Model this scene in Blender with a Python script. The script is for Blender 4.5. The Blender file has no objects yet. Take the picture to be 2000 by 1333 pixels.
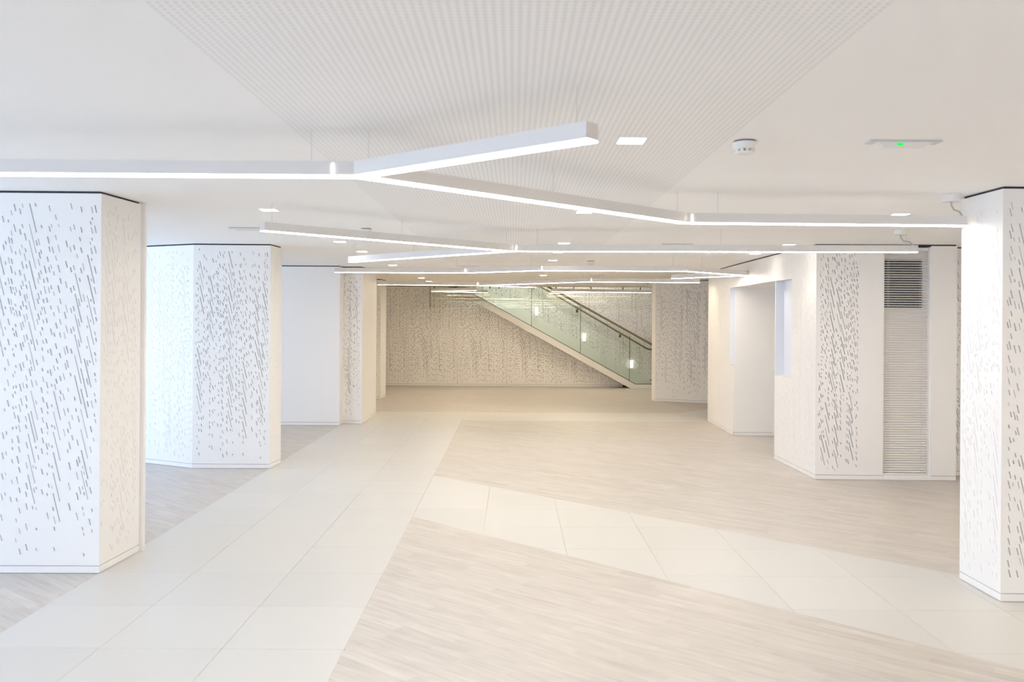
import bpy, bmesh, math, random
from mathutils import Matrix, Vector
from mathutils.geometry import delaunay_2d_cdt

S = bpy.context.scene
COL = S.collection
R = random.Random(7)

# ------------------------------------------------------------------ camera, world, exposure
cam = bpy.data.cameras.new('camera')
cam.sensor_width = 36.0
cam.lens = 29.21
cam.shift_x = -0.002
cam.shift_y = -0.02125
cam.clip_start = 0.05
cam.clip_end = 200
cam.dof.use_dof = True
cam.dof.focus_distance = 13.0
cam.dof.aperture_fstop = 3.2
camo = bpy.data.objects.new('camera', cam)
COL.objects.link(camo)
camo.matrix_world = Matrix.Translation((0, 0, 1.6)) @ Matrix.Rotation(math.radians(90), 4, 'X') @ Matrix.Rotation(0.0065, 4, 'Z')
S.camera = camo

S.view_settings.view_transform = 'Standard'
S.view_settings.look = 'None'
S.view_settings.gamma = 1.0
S.view_settings.use_curve_mapping = False
S.view_settings.exposure = 0.37
S.cycles.max_bounces = 16
S.cycles.diffuse_bounces = 8
S.cycles.glossy_bounces = 4
S.cycles.transmission_bounces = 6
S.cycles.transparent_max_bounces = 12
S.cycles.caustics_reflective = False
S.cycles.caustics_refractive = False
S.cycles.sample_clamp_indirect = 6.0

W = bpy.data.worlds.new('sky')
S.world = W
W.use_nodes = True
bg = W.node_tree.nodes['Background']
SKY = (0.56, 0.73, 1.0)
bg.inputs[0].default_value = (*SKY, 1)
bg.inputs[1].default_value = 4.5

LED = (1.0, 0.935, 0.85)
LED_POWER = 20.0
DOWN_POWER = 20.0
CEIL = 2.38


def daylight_portal(x, y0, y1, z0, z1):
    l = bpy.data.lights.new('daylight', 'AREA')
    l.shape = 'RECTANGLE'
    l.size = y1 - y0
    l.size_y = z1 - z0
    l.cycles.is_portal = True
    o = bpy.data.objects.new('daylight', l)
    COL.objects.link(o)
    o.matrix_world = Matrix(((0, 0, -1, x), (1, 0, 0, (y0 + y1) / 2), (0, -1, 0, (z0 + z1) / 2), (0, 0, 0, 1)))


def daylight_portal_back(y, x0, x1, z0, z1):
    l = bpy.data.lights.new('daylight', 'AREA')
    l.shape = 'RECTANGLE'
    l.size = x1 - x0
    l.size_y = z1 - z0
    l.cycles.is_portal = True
    o = bpy.data.objects.new('daylight', l)
    COL.objects.link(o)
    o.matrix_world = Matrix(((-1, 0, 0, (x0 + x1) / 2), (0, 0, -1, y), (0, -1, 0, (z0 + z1) / 2), (0, 0, 0, 1)))


# ------------------------------------------------------------------ materials
MATS = {}


def mat(name, color, rough=0.5, spec=0.4, noise=0.0, metal=0.0):
    m = bpy.data.materials.new(name)
    m.use_nodes = True
    nt = m.node_tree
    b = nt.nodes['Principled BSDF']
    b.inputs['Roughness'].default_value = rough
    b.inputs['Specular IOR Level'].default_value = spec
    b.inputs['Metallic'].default_value = metal
    if noise > 0:
        tc = nt.nodes.new('ShaderNodeNewGeometry')
        n = nt.nodes.new('ShaderNodeTexNoise')
        n.inputs['Scale'].default_value = 3.0
        n.inputs['Detail'].default_value = 3.0
        nt.links.new(tc.outputs['Position'], n.inputs['Vector'])
        mx = nt.nodes.new('ShaderNodeMix')
        mx.data_type = 'RGBA'
        mx.inputs[6].default_value = (*[c * (1 - noise) for c in color], 1)
        mx.inputs[7].default_value = (*[min(1, c * (1 + noise)) for c in color], 1)
        nt.links.new(n.outputs['Fac'], mx.inputs[0])
        nt.links.new(mx.outputs[2], b.inputs['Base Color'])
    else:
        b.inputs['Base Color'].default_value = (*color, 1)
    MATS[name] = m
    return m


def emit(name, color, strength):
    m = bpy.data.materials.new(name)
    m.use_nodes = True
    nt = m.node_tree
    nt.nodes.remove(nt.nodes['Principled BSDF'])
    e = nt.nodes.new('ShaderNodeEmission')
    e.inputs[0].default_value = (*color, 1)
    e.inputs[1].default_value = strength
    nt.links.new(e.outputs[0], nt.nodes['Material Output'].inputs[0])
    MATS[name] = m
    return m


def glass(name, tint, refl=1.0):
    m = bpy.data.materials.new(name)
    m.use_nodes = True
    nt = m.node_tree
    nt.nodes.remove(nt.nodes['Principled BSDF'])
    t = nt.nodes.new('ShaderNodeBsdfTransparent')
    t.inputs[0].default_value = (*tint, 1)
    g = nt.nodes.new('ShaderNodeBsdfGlossy')
    g.inputs['Roughness'].default_value = 0.0
    fr = nt.nodes.new('ShaderNodeFresnel')
    fr.inputs[0].default_value = 1.5
    mu = nt.nodes.new('ShaderNodeMath')
    mu.operation = 'MULTIPLY'
    mu.inputs[1].default_value = refl
    nt.links.new(fr.outputs[0], mu.inputs[0])
    mx = nt.nodes.new('ShaderNodeMixShader')
    nt.links.new(mu.outputs[0], mx.inputs[0])
    nt.links.new(t.outputs[0], mx.inputs[1])
    nt.links.new(g.outputs[0], mx.inputs[2])
    nt.links.new(mx.outputs[0], nt.nodes['Material Output'].inputs[0])
    MATS[name] = m
    return m


mat('panel_white', (0.885, 0.87, 0.85), 0.45, 0.35, 0.012)
mat('wall_white', (0.87, 0.86, 0.845), 0.6, 0.3, 0.012)
mat('ceiling_white', (0.935, 0.93, 0.92), 0.8, 0.2, 0.01)
mat('gap_dark', (0.045, 0.045, 0.06), 0.8, 0.1)
mat('felt_grey', (0.17, 0.18, 0.235), 0.9, 0.1)
mat('niche_blue', (0.80, 0.83, 0.89), 0.5, 0.3, 0.01)
mat('fixture_white', (0.76, 0.74, 0.715), 0.4, 0.4, 0.01)
mat('plastic_white', (0.82, 0.81, 0.78), 0.4, 0.4, 0.01)
mat('plastic_grey', (0.60, 0.61, 0.62), 0.4, 0.4, 0.01)
mat('plastic_dark', (0.04, 0.045, 0.05), 0.5, 0.3)
mat('wire_steel', (0.62, 0.61, 0.60), 0.4, 0.5, 0.01, 0.0)
mat('slat_white', (0.89, 0.86, 0.82), 0.4, 0.4, 0.01)
mat('cable_grey', (0.52, 0.51, 0.49), 0.6, 0.2, 0.01)
mat('cord_white', (0.85, 0.84, 0.82), 0.6, 0.2, 0.01)
mat('frame_grey', (0.62, 0.60, 0.59), 0.4, 0.4, 0.01)
mat('rail_bronze', (0.24, 0.195, 0.13), 0.35, 0.5, 0.03, 0.3)
mat('bracket_dark', (0.10, 0.10, 0.09), 0.4, 0.5, 0.02, 0.3)
mat('stringer_white', (0.80, 0.79, 0.77), 0.4, 0.4, 0.01)
mat('skirt_white', (0.82, 0.84, 0.80), 0.5, 0.3, 0.01)
mat('step_stone', (0.62, 0.60, 0.56), 0.5, 0.3, 0.03)
mat('floor_base', (0.44, 0.43, 0.41), 0.8, 0.1, 0.03)
emit('led', LED, LED_POWER)
emit('led_warm', (1.0, 0.82, 0.58), LED_POWER * 1.48)
emit('led_mid', (1.0, 0.92, 0.82), LED_POWER * 1.15)
emit('downlight', (1.0, 0.90, 0.78), DOWN_POWER)
emit('led_green', (0.02, 1.0, 0.12), 0.8)
emit('lamp_glow', (1.0, 0.95, 0.85), 1.6)
glass('glass_green', (0.87, 0.935, 0.86), 1.2)
glass('glass_clear', (0.93, 0.95, 0.90), 1.3)
glass('glass_edge', (0.45, 0.55, 0.46), 1.0)
mat('pane_dark_room', (0.02, 0.02, 0.025), 0.08, 0.5)  # opaque near-black stands in for the unlit room beyond the pane


def perforated():
    m = mat('ceiling_perforated', (0.86, 0.85, 0.83), 0.8, 0.2)
    nt = m.node_tree
    b = nt.nodes['Principled BSDF']
    g = nt.nodes.new('ShaderNodeNewGeometry')
    s = nt.nodes.new('ShaderNodeVectorMath')
    s.operation = 'SCALE'
    s.inputs[3].default_value = 1 / 0.0225
    f = nt.nodes.new('ShaderNodeVectorMath')
    f.operation = 'FRACTION'
    c = nt.nodes.new('ShaderNodeVectorMath')
    c.operation = 'SUBTRACT'
    c.inputs[1].default_value = (0.5, 0.5, 0)
    z = nt.nodes.new('ShaderNodeVectorMath')
    z.operation = 'MULTIPLY'
    z.inputs[1].default_value = (1, 1, 0)
    ln = nt.nodes.new('ShaderNodeVectorMath')
    ln.operation = 'LENGTH'
    lt = nt.nodes.new('ShaderNodeMath')
    lt.operation = 'LESS_THAN'
    lt.inputs[1].default_value = 0.27
    mx = nt.nodes.new('ShaderNodeMix')
    mx.data_type = 'RGBA'
    mx.inputs[6].default_value = (0.935, 0.93, 0.92, 1)
    mx.inputs[7].default_value = (0.76, 0.755, 0.745, 1)
    L = nt.links.new
    L(g.outputs['Position'], s.inputs[0])
    L(s.outputs[0], f.inputs[0])
    L(f.outputs[0], c.inputs[0])
    L(c.outputs[0], z.inputs[0])
    L(z.outputs[0], ln.inputs[0])
    L(ln.outputs['Value'], lt.inputs[0])
    L(lt.outputs[0], mx.inputs[0])
    L(mx.outputs[2], b.inputs['Base Color'])


perforated()


def floor_mat(name, c0, c1, rough, grain, ang):
    """per-piece tone from the 'tone' colour attribute plus procedural grain running along the plank"""
    m = mat(name, c0, rough, 0.35)
    nt = m.node_tree
    b = nt.nodes['Principled BSDF']
    at = nt.nodes.new('ShaderNodeAttribute')
    at.attribute_name = 'tone'
    mx = nt.nodes.new('ShaderNodeMix')
    mx.data_type = 'RGBA'
    mx.inputs[6].default_value = (*c0, 1)
    mx.inputs[7].default_value = (*c1, 1)
    L = nt.links.new
    if grain:
        g = nt.nodes.new('ShaderNodeNewGeometry')
        mp = nt.nodes.new('ShaderNodeMapping')
        mp.vector_type = 'TEXTURE'
        mp.inputs['Rotation'].default_value = (0, 0, ang)
        mp.inputs['Scale'].default_value = (0.26, 0.028, 1)
        n = nt.nodes.new('ShaderNodeTexNoise')
        n.inputs['Scale'].default_value = 1.0
        n.inputs['Detail'].default_value = 4.0
        L(g.outputs['Position'], mp.inputs['Vector'])
        L(mp.outputs[0], n.inputs['Vector'])
        ma = nt.nodes.new('ShaderNodeMath')
        ma.operation = 'MULTIPLY_ADD'
        ma.inputs[1].default_value = grain
        ma.inputs[2].default_value = -grain * 0.5
        L(n.outputs['Fac'], ma.inputs[0])
        ad = nt.nodes.new('ShaderNodeMath')
        ad.operation = 'ADD'
        ad.use_clamp = True
        L(ma.outputs[0], ad.inputs[0])
        L(at.outputs['Fac'], ad.inputs[1])
        L(ad.outputs[0], mx.inputs[0])
    else:
        L(at.outputs['Fac'], mx.inputs[0])
    L(mx.outputs[2], b.inputs['Base Color'])
    return m


PLANK_ANG = math.radians(-38)
floor_mat('plank_wood', (0.465, 0.432, 0.40), (0.63, 0.59, 0.546), 0.38, 1.5, PLANK_ANG)
floor_mat('tile_cream', (0.60, 0.592, 0.568), (0.63, 0.622, 0.598), 0.34, 0, 0)


# ------------------------------------------------------------------ mesh helpers
class MB:
    def __init__(s):
        s.v = []
        s.f = []

    def add(s, vs, fs):
        n = len(s.v)
        s.v += [tuple(v) for v in vs]
        s.f += [tuple(i + n for i in f) for f in fs]
        return s

    def box(s, x0, x1, y0, y1, z0, z1):
        return s.add([(x0, y0, z0), (x1, y0, z0), (x1, y1, z0), (x0, y1, z0), (x0, y0, z1), (x1, y0, z1), (x1, y1, z1), (x0, y1, z1)],
                     [(0, 3, 2, 1), (4, 5, 6, 7), (0, 1, 5, 4), (1, 2, 6, 5), (2, 3, 7, 6), (3, 0, 4, 7)])

    def prism(s, poly, z0, z1):
        """poly: list of (x, y)"""
        n = len(poly)
        vs = [(p[0], p[1], z0) for p in poly] + [(p[0], p[1], z1) for p in poly]
        fs = [tuple(range(n - 1, -1, -1)), tuple(range(n, 2 * n))]
        fs += [(i, (i + 1) % n, n + (i + 1) % n, n + i) for i in range(n)]
        return s.add(vs, fs)

    def prism_y(s, poly, y0, y1):
        """poly: list of (x, z), extruded along Y"""
        n = len(poly)
        vs = [(p[0], y0, p[1]) for p in poly] + [(p[0], y1, p[1]) for p in poly]
        fs = [tuple(range(n)), tuple(range(2 * n - 1, n - 1, -1))]
        fs += [(i, n + i, n + (i + 1) % n, (i + 1) % n) for i in range(n)]
        return s.add(vs, fs)

    def bar(s, a, b, w, z0, z1):
        """upright rectangular bar between plan points a and b"""
        d = Vector((b[0] - a[0], b[1] - a[1]))
        d.normalize()
        n = Vector((-d.y, d.x)) * (w / 2)
        return s.prism([(a[0] - n.x, a[1] - n.y), (b[0] - n.x, b[1] - n.y), (b[0] + n.x, b[1] + n.y), (a[0] + n.x, a[1] + n.y)], z0, z1)

    def tube(s, pts, r, seg=8):
        pts = [Vector(p) for p in pts]
        rings = []
        up0 = None
        for i, p in enumerate(pts):
            d = (pts[min(i + 1, len(pts) - 1)] - pts[max(i - 1, 0)]).normalized()
            a = Vector((0, 0, 1)) if abs(d.z) < 0.9 else Vector((1, 0, 0))
            if up0 is not None:
                a = up0
            u = (a - d * a.dot(d)).normalized()
            up0 = u
            w = d.cross(u)
            rings.append([p + (u * math.cos(t) + w * math.sin(t)) * r for t in [2 * math.pi * k / seg for k in range(seg)]])
        vs = [v for rg in rings for v in rg]
        fs = []
        for i in range(len(pts) - 1):
            for k in range(seg):
                a, b = i * seg + k, i * seg + (k + 1) % seg
                fs.append((a, b, b + seg, a + seg))
        fs.append(tuple(range(seg - 1, -1, -1)))
        fs.append(tuple(range((len(pts) - 1) * seg, len(pts) * seg)))
        return s.add(vs, fs)

    def lathe(s, prof, c, seg=24):
        """prof: (radius, z) list; closed with caps"""
        vs = [(c[0] + r * math.cos(2 * math.pi * k / seg), c[1] + r * math.sin(2 * math.pi * k / seg), c[2] + z) for r, z in prof for k in range(seg)]
        fs = []
        for i in range(len(prof) - 1):
            for k in range(seg):
                a, b = i * seg + k, i * seg + (k + 1) % seg
                fs.append((a, b, b + seg, a + seg))
        fs.append(tuple(range(seg)))
        fs.append(tuple(range((len(prof) - 1) * seg, len(prof) * seg)))
        return s.add(vs, fs)

    def mesh(s, name, m, recalc=True, bevel=0.0):
        me = bpy.data.meshes.new(name)
        me.from_pydata(s.v, [], s.f)
        if recalc or bevel:
            bm = bmesh.new()
            bm.from_mesh(me)
            bmesh.ops.recalc_face_normals(bm, faces=bm.faces)
            if bevel:
                bmesh.ops.bevel(bm, geom=[e for e in bm.edges if e.calc_face_angle(0) > 0.5], offset=bevel, segments=2, affect='EDGES', profile=0.5)
            bm.to_mesh(me)
            bm.free()
        me.materials.append(MATS[m])
        return me

    def build(s, name, m, parent=None, recalc=True, bevel=0.0):
        return put(name, s.mesh(name, m, recalc, bevel), parent)


def put(name, me, parent=None):
    o = bpy.data.objects.new(name, me)
    COL.objects.link(o)
    if parent is not None:
        o.parent = parent
        o.matrix_parent_inverse = Matrix.Translation(parent.location).inverted()
    return o


def thing(name, loc, label, cat, group=None):
    o = bpy.data.objects.new(name, None)
    COL.objects.link(o)
    o.location = loc
    o.empty_display_size = 0.1
    o['label'] = label
    o['category'] = cat
    if group:
        o['group'] = group
    return o


def structure(name, loc=(0, 0, 0), label=None):
    o = bpy.data.objects.new(name, None)
    COL.objects.link(o)
    o.location = loc
    o.empty_display_size = 0.1
    o['kind'] = 'structure'
    o['category'] = name.split('_')[0]
    if label:
        o['label'] = label
    return o


def clip(poly, a, b, c):
    """keep the part of a convex polygon with a*x + b*y <= c"""
    out = []
    n = len(poly)
    for i in range(n):
        p, q = poly[i], poly[(i + 1) % n]
        dp, dq = a * p[0] + b * p[1] - c, a * q[0] + b * q[1] - c
        if dp <= 0:
            out.append(p)
        if (dp < 0 < dq) or (dq < 0 < dp):
            t = dp / (dp - dq)
            out.append((p[0] + (q[0] - p[0]) * t, p[1] + (q[1] - p[1]) * t))
    return out


def area(poly):
    return 0.5 * sum(poly[i][0] * poly[(i + 1) % len(poly)][1] - poly[(i + 1) % len(poly)][0] * poly[i][1] for i in range(len(poly)))


def clip_convex(poly, zone):
    if area(zone) < 0:
        zone = zone[::-1]
    for i in range(len(zone)):
        p, q = zone[i], zone[(i + 1) % len(zone)]
        a, b = q[1] - p[1], -(q[0] - p[0])
        poly = clip(poly, a, b, a * p[0] + b * p[1])
        if len(poly) < 3:
            return []
    return poly


# ------------------------------------------------------------------ slit panels (rain pattern cut right through the cladding)
SLANT = math.radians(13.5)
T = 0.013        # cladding thickness


FINE = {13: 0.6, 14: 0.6, 15: 0.6, 21: 0.6, 61: 0.6, 62: 0.6, 63: 0.6, 64: 0.6}      # narrower slits on these panels


def rain(w, h, seed, dens=1.0, u0=0.02, u1=None, keep=None):
    """slits as (u_top, v_top, length, width); columns of equal slits repeat downwards at a fixed step"""
    rr = random.Random(seed)
    u1 = w - 0.02 if u1 is None else u1
    step = 0.127
    tan = math.tan(SLANT)
    placed = {}
    out = []

    def ok(u, v, ln, wd):
        lo, hi = v - ln * math.cos(SLANT) - 0.006, v + 0.006
        us = u + v * tan
        for k in range(int(us / 0.02) - 1, int(us / 0.02) + 2):
            for (us2, lo2, hi2) in placed.get(k, ()):
                if abs(us2 - us) < 0.0135 and lo < hi2 and lo2 < hi:
                    return False
        return True

    nl = max(2, int(15 * w))
    n = nl + int(260 * w * dens * h / 2.3)
    for i in range(n):
        long_ = i < nl
        ln = 0.185 if long_ else rr.choice((0.018, 0.022, 0.026, 0.032, 0.036, 0.042, 0.048))
        u = rr.uniform(u0, max(u0 + 0.001, u1 - (0.045 if long_ else 0.012)))
        if (i % 2 == 0) if long_ else rr.random() < 0.6:
            vt = h * rr.uniform(0.66, 0.985)
            run = rr.randint(4, 7) if long_ else rr.randint(4, 9)
            vmin = h * 0.34
        else:
            vt = h * rr.uniform(0.30, 0.58)
            run = rr.randint(4, 6) if long_ else rr.randint(3, 8)
            vmin = 0.035
        drift = rr.choice((0, 0, 0, -0.0015, 0.0015))
        for k in range(run):
            v = vt - k * step
            uu = u + drift * k
            lo = v - ln * math.cos(SLANT)
            if lo < vmin or uu < u0 or uu + ln * math.sin(SLANT) > u1 or v > h - 0.03:
                continue
            wd = FINE.get(seed, 1.0) * rr.choice((0.007, 0.0065, 0.0055, 0.0045))
            if keep and not keep(uu, v, uu + ln * math.sin(SLANT), lo):
                continue
            if ok(uu, v, ln, wd):
                us = uu + v * tan
                placed.setdefault(int(us / 0.02), []).append((us, lo - 0.006, v + 0.006))
                out.append((uu, v, ln, wd))
    return out


def slit_mesh(name, outer, slits, m='panel_white', t=T, mitre=(0, 0)):
    """flat panel in local axes: x along, z up, front face at y=0 facing -y, back edge at y=+t"""
    if area(outer) < 0:
        outer = outer[::-1]
    vs = [Vector(p) for p in outer]
    faces = [list(range(len(outer)))]
    loops = []
    for (u, v, ln, wd) in slits:
        du, dv = ln * math.sin(SLANT), -ln * math.cos(SLANT)
        q = [(u, v), (u + du, v + dv), (u + du + wd, v + dv), (u + wd, v)]
        k = len(vs)
        vs += [Vector(p) for p in q]
        faces.append([k, k + 1, k + 2, k + 3])
        loops.append(q)
    r = delaunay_2d_cdt(vs, [], faces, 0, 1e-6, True)
    mb = MB()
    mb.v = [(p.x, 0.0, p.y) for p in r[0]]
    for f, og in zip(r[2], r[5]):
        if list(og) == [0]:
            mb.f.append(tuple(f))
    # make all front triangles face -y
    ff = []
    for f in mb.f:
        a, b, c = (Vector(mb.v[i]) for i in f[:3])
        ff.append(f if (b - a).cross(c - a).y < 0 else tuple(reversed(f)))
    mb.f = ff
    for q in loops:                      # walls of each slit, seen from inside the hole
        n = len(mb.v)
        mb.v += [(p[0], 0.0, p[1]) for p in q] + [(p[0], t, p[1]) for p in q]
        for i in range(4):
            j = (i + 1) % 4
            mb.f.append((n + i, n + j, n + 4 + j, n + 4 + i))
    us = [p[0] for p in outer]
    lo, hi = min(us), max(us)

    def back(p):
        x = p[0]
        if abs(x - lo) < 1e-6:
            x += mitre[0] * t
        if abs(x - hi) < 1e-6:
            x -= mitre[1] * t
        return (x, t, p[1])
    n = len(mb.v)
    k = len(outer)
    mb.v += [(p[0], 0.0, p[1]) for p in outer] + [back(p) for p in outer]
    for i in range(k):
        j = (i + 1) % k
        mb.f.append((n + i, n + k + i, n + k + j, n + j))
    return mb.mesh(name, m, recalc=False)


def place(name, me, p0, p1, z, parent):
    o = put(name, me, None)
    d = Vector((p1[0] - p0[0], p1[1] - p0[1])).normalized()
    n = Vector((d.y, -d.x))              # outward
    mw = Matrix(((d.x, -n.x, 0, p0[0]), (d.y, -n.y, 0, p0[1]), (0, 0, 1, z), (0, 0, 0, 1)))
    if parent is not None:
        o.parent = parent
        o.matrix_parent_inverse = Matrix.Translation(parent.location).inverted()
    o.matrix_basis = mw
    return o


PZ0, PZ1 = 0.049, 2.366
PH = PZ1 - PZ0


def dist(p, q):
    return math.hypot(q[0] - p[0], q[1] - p[1])


def rect(w, h):
    return [(0, 0), (w, 0), (w, h), (0, h)]


def add_panel(parent, p0, p1, seed=None, dens=1.0, u0=0.02, u1=None, z0=PZ0, z1=PZ1, mitre=(1, 1), mesh=None, name='panel'):
    w, h = dist(p0, p1), z1 - z0
    if mesh is None:
        sl = [] if seed is None else rain(w, h, seed, dens, u0, u1)
        mesh = slit_mesh(name, rect(w, h), sl, mitre=mitre)
    return place(name, mesh, p0, p1, z0, parent)


def add_plinth(parent, p0, p1, mitre=(1, 1)):
    w = dist(p0, p1)
    return place('plinth', slit_mesh('plinth', rect(w, 0.042), [], mitre=mitre), p0, p1, 0.003, parent)


def inset(poly, t):
    """poly in order with outside on the right of each edge seen from above (same order as the faces)"""
    n = len(poly)
    lines = []
    for i in range(n):
        p, q = Vector(poly[i]), Vector(poly[(i + 1) % n])
        d = (q - p).normalized()
        nn = Vector((d.y, -d.x))
        lines.append((p - nn * t, d))
    out = []
    for i in range(n):
        (p, d), (q, e) = lines[i - 1], lines[i]
        den = d.x * e.y - d.y * e.x
        s_ = ((q.x - p.x) * e.y - (q.y - p.y) * e.x) / den
        out.append((p.x + d.x * s_, p.y + d.y * s_))
    return out


def clad_column(name, poly, faces, label, struct=False):
    """poly: plan corners; faces: one entry per edge: None, seed number or 'plain'"""
    cx = sum(p[0] for p in poly) / len(poly)
    cy = sum(p[1] for p in poly) / len(poly)
    if struct:
        t = structure(name, (cx, cy, 0), label)
    else:
        t = thing(name, (cx, cy, 0), label, 'column')
    MB().prism(inset(poly, T), 0, 2.35).build('core', 'felt_grey', t)
    MB().prism(inset(poly, T), 2.35, CEIL).build('shadow_gap', 'gap_dark', t)
    for i, fc in enumerate(faces):
        p0, p1 = poly[i], poly[(i + 1) % len(poly)]
        if fc is None:
            continue
        if isinstance(fc, int):
            add_panel(t, p0, p1, fc)
        else:
            add_panel(t, p0, p1)
        add_plinth(t, p0, p1)
    return t


# ================================================================== SETTING
# ---- floor: base, tiles, planks
floor = structure('floor', (0, 8, 0), 'pale floor of cream tile paths between whitewashed wood planks')
MB().box(-8, 6.5, -9, 21.5, -0.06, -0.005).build('screed', 'floor_base', floor)

TX, TY = 0.59, 0.597
X_L, X_R = -2.58, -0.81
L1 = ((-0.80, 8.46), (2.823, 5.253))
L2 = ((-0.80, 6.70), (2.359, 3.828))


def on(line, x):
    (x0, y0), (x1, y1) = line
    return y0 + (y1 - y0) * (x - x0) / (x1 - x0)


YB0, YB1 = 13.10, 14.26
tile_zones = [
    [(X_L, -9.0), (X_R, -9.0), (X_R, YB0), (X_L, YB0)],
    [(X_R, on(L1, X_R)), (X_R, on(L2, X_R)), (6.0, on(L2, 6.0)), (6.0, on(L1, 6.0))],
    [(-3.0, YB0), (6.0, YB0), (6.0, YB1), (-3.0, YB1)],
    [(2.78, YB1), (6.0, YB1), (6.0, 17.0), (5.55, 17.0)],
]
plank_zones = [
    [(-7.5, -9.0), (X_L, -9.0), (X_L, YB0), (-7.5, YB0)],
    [(X_R, -9.0), (6.0, -9.0), (6.0, on(L2, 6.0)), (X_R, on(L2, X_R))],
    [(X_R, on(L1, X_R)), (6.0, on(L1, 6.0)), (6.0, YB0), (X_R, YB0)],
    [(-4.0, YB1), (2.78, YB1), (5.55, 17.0), (5.55, 21.2), (-4.0, 21.2)],
]


def slab_piece(poly, tone):
    return (poly, tone)


def slab_mesh(name, pieces, m):
    vs, fs, tones = [], [], []
    for poly, tone in pieces:
        n = len(vs)
        k = len(poly)
        vs += [(p[0], p[1], 0.0) for p in poly] + [(p[0], p[1], -0.005) for p in poly]
        fs.append(tuple(n + i for i in range(k)))
        for i in range(k):
            j = (i + 1) % k
            fs.append((n + j, n + i, n + k + i, n + k + j))
        tones += [tone] * (k + 1)
    me = bpy.data.meshes.new(name)
    me.from_pydata(vs, [], fs)
    at = me.color_attributes.new('tone', 'FLOAT_COLOR', 'CORNER')
    for p in me.polygons:
        for li in p.loop_indices:
            c = tones[p.index]
            at.data[li].color = (c, c, c, 1)
    me.materials.append(MATS[m])
    return me


def ccw(p):
    return p if area(p) > 0 else p[::-1]


G = 0.0009
tiles = []
for zi, z in enumerate(tile_zones):
    xs = [p[0] for p in z]
    ys = [p[1] for p in z]
    i0, i1 = math.floor((min(xs) - X_L) / TX - 1e-6), math.ceil((max(xs) - X_L) / TX)
    oy = {0: 5.798, 1: 5.798, 2: 13.10, 3: 13.10}[zi]
    j0, j1 = math.floor((min(ys) - oy) / TY) - 1, math.ceil((max(ys) - oy) / TY) + 1
    for i in range(i0, i1):
        for j in range(j0, j1):
            x, y = X_L + i * TX, oy + j * TY
            q = clip_convex([(x + G, y + G), (x + TX - G, y + G), (x + TX - G, y + TY - G), (x + G, y + TY - G)], z)
            if len(q) >= 3 and abs(area(q)) > 1e-4:
                tiles.append((ccw(q), R.random()))
tiles.sort(key=lambda t: min(math.hypot(p[0], p[1]) for p in t[0]))
for q, tone in tiles[:298]:
    put('tile', slab_mesh('tile', [(q, tone)], 'tile_cream'), floor)
if tiles[298:]:
    o = put('tile_rest', slab_mesh('tile_rest', tiles[298:], 'tile_cream'), floor)
    o['kind'] = 'stuff'

planks = []
PW, PL = 0.065, 0.48
ca, sa = math.cos(PLANK_ANG), math.sin(PLANK_ANG)
for z in plank_zones:
    rot = [(p[0] * ca + p[1] * sa, -p[0] * sa + p[1] * ca) for p in z]
    a0, a1 = min(p[0] for p in rot), max(p[0] for p in rot)
    b0, b1 = min(p[1] for p in rot), max(p[1] for p in rot)
    for j in range(math.floor(b0 / PW), math.ceil(b1 / PW)):
        off = random.Random(j * 31 + 5).random() * PL
        for i in range(math.floor((a0 - off) / PL), math.ceil((a1 - off) / PL)):
            a, b = i * PL + off, j * PW
            g = 0.0003
            r4 = [(a + g, b + g), (a + PL - g, b + g), (a + PL - g, b + PW - g), (a + g, b + PW - g)]
            q = clip_convex([(u * ca - v * sa, u * sa + v * ca) for u, v in r4], z)
            if len(q) >= 3 and abs(area(q)) > 1e-4:
                planks.append((ccw(q), min(1, max(0, R.gauss(0.52, 0.10)))))


def seen_size(t):
    cx = sum(p[0] for p in t[0]) / len(t[0])
    cy = sum(p[1] for p in t[0]) / len(t[0])
    inside = cy > 3.6 and abs(cx) < cy * 0.62
    return (0 if inside else 1, cy)


planks.sort(key=seen_size)
for q, tone in planks[:299]:
    put('plank', slab_mesh('plank', [(q, tone)], 'plank_wood'), floor)
o = put('plank_rest', slab_mesh('plank_rest', planks[299:], 'plank_wood'), floor)
o['kind'] = 'stuff'

# ---- ceiling
ceiling = structure('ceiling', (0, 8, CEIL), 'white plasterboard ceiling with a strip of round perforations')
STAIR_Y = 19.40
mb = MB()
mb.box(-8, -0.92, -9, 21.2, CEIL, CEIL + 0.12)
mb.box(-0.92, 0.92, -9, 0.6, CEIL, CEIL + 0.12)
mb.box(-0.92, 0.92, 11.5, STAIR_Y - 0.06, CEIL, CEIL + 0.12)
mb.box(-0.92, 0.92, 0.6, 11.5, CEIL + 0.001, CEIL + 0.12)
mb.box(0.92, 6.5, -9, STAIR_Y - 0.06, CEIL, CEIL + 0.12)
mb.build('plasterboard', 'ceiling_white', ceiling)
for k in range(5):
    y = 0.6 + k * 2.18
    MB().box(-0.92, 0.92, y, y + 2.18, CEIL - 0.0005, CEIL + 0.0005).build('perforated_board', 'ceiling_perforated', ceiling)

BWINS = [(-7.2, -4.9), (-4.7, -2.4)]
BZ0, BZ1 = 0.1, 2.3
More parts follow.
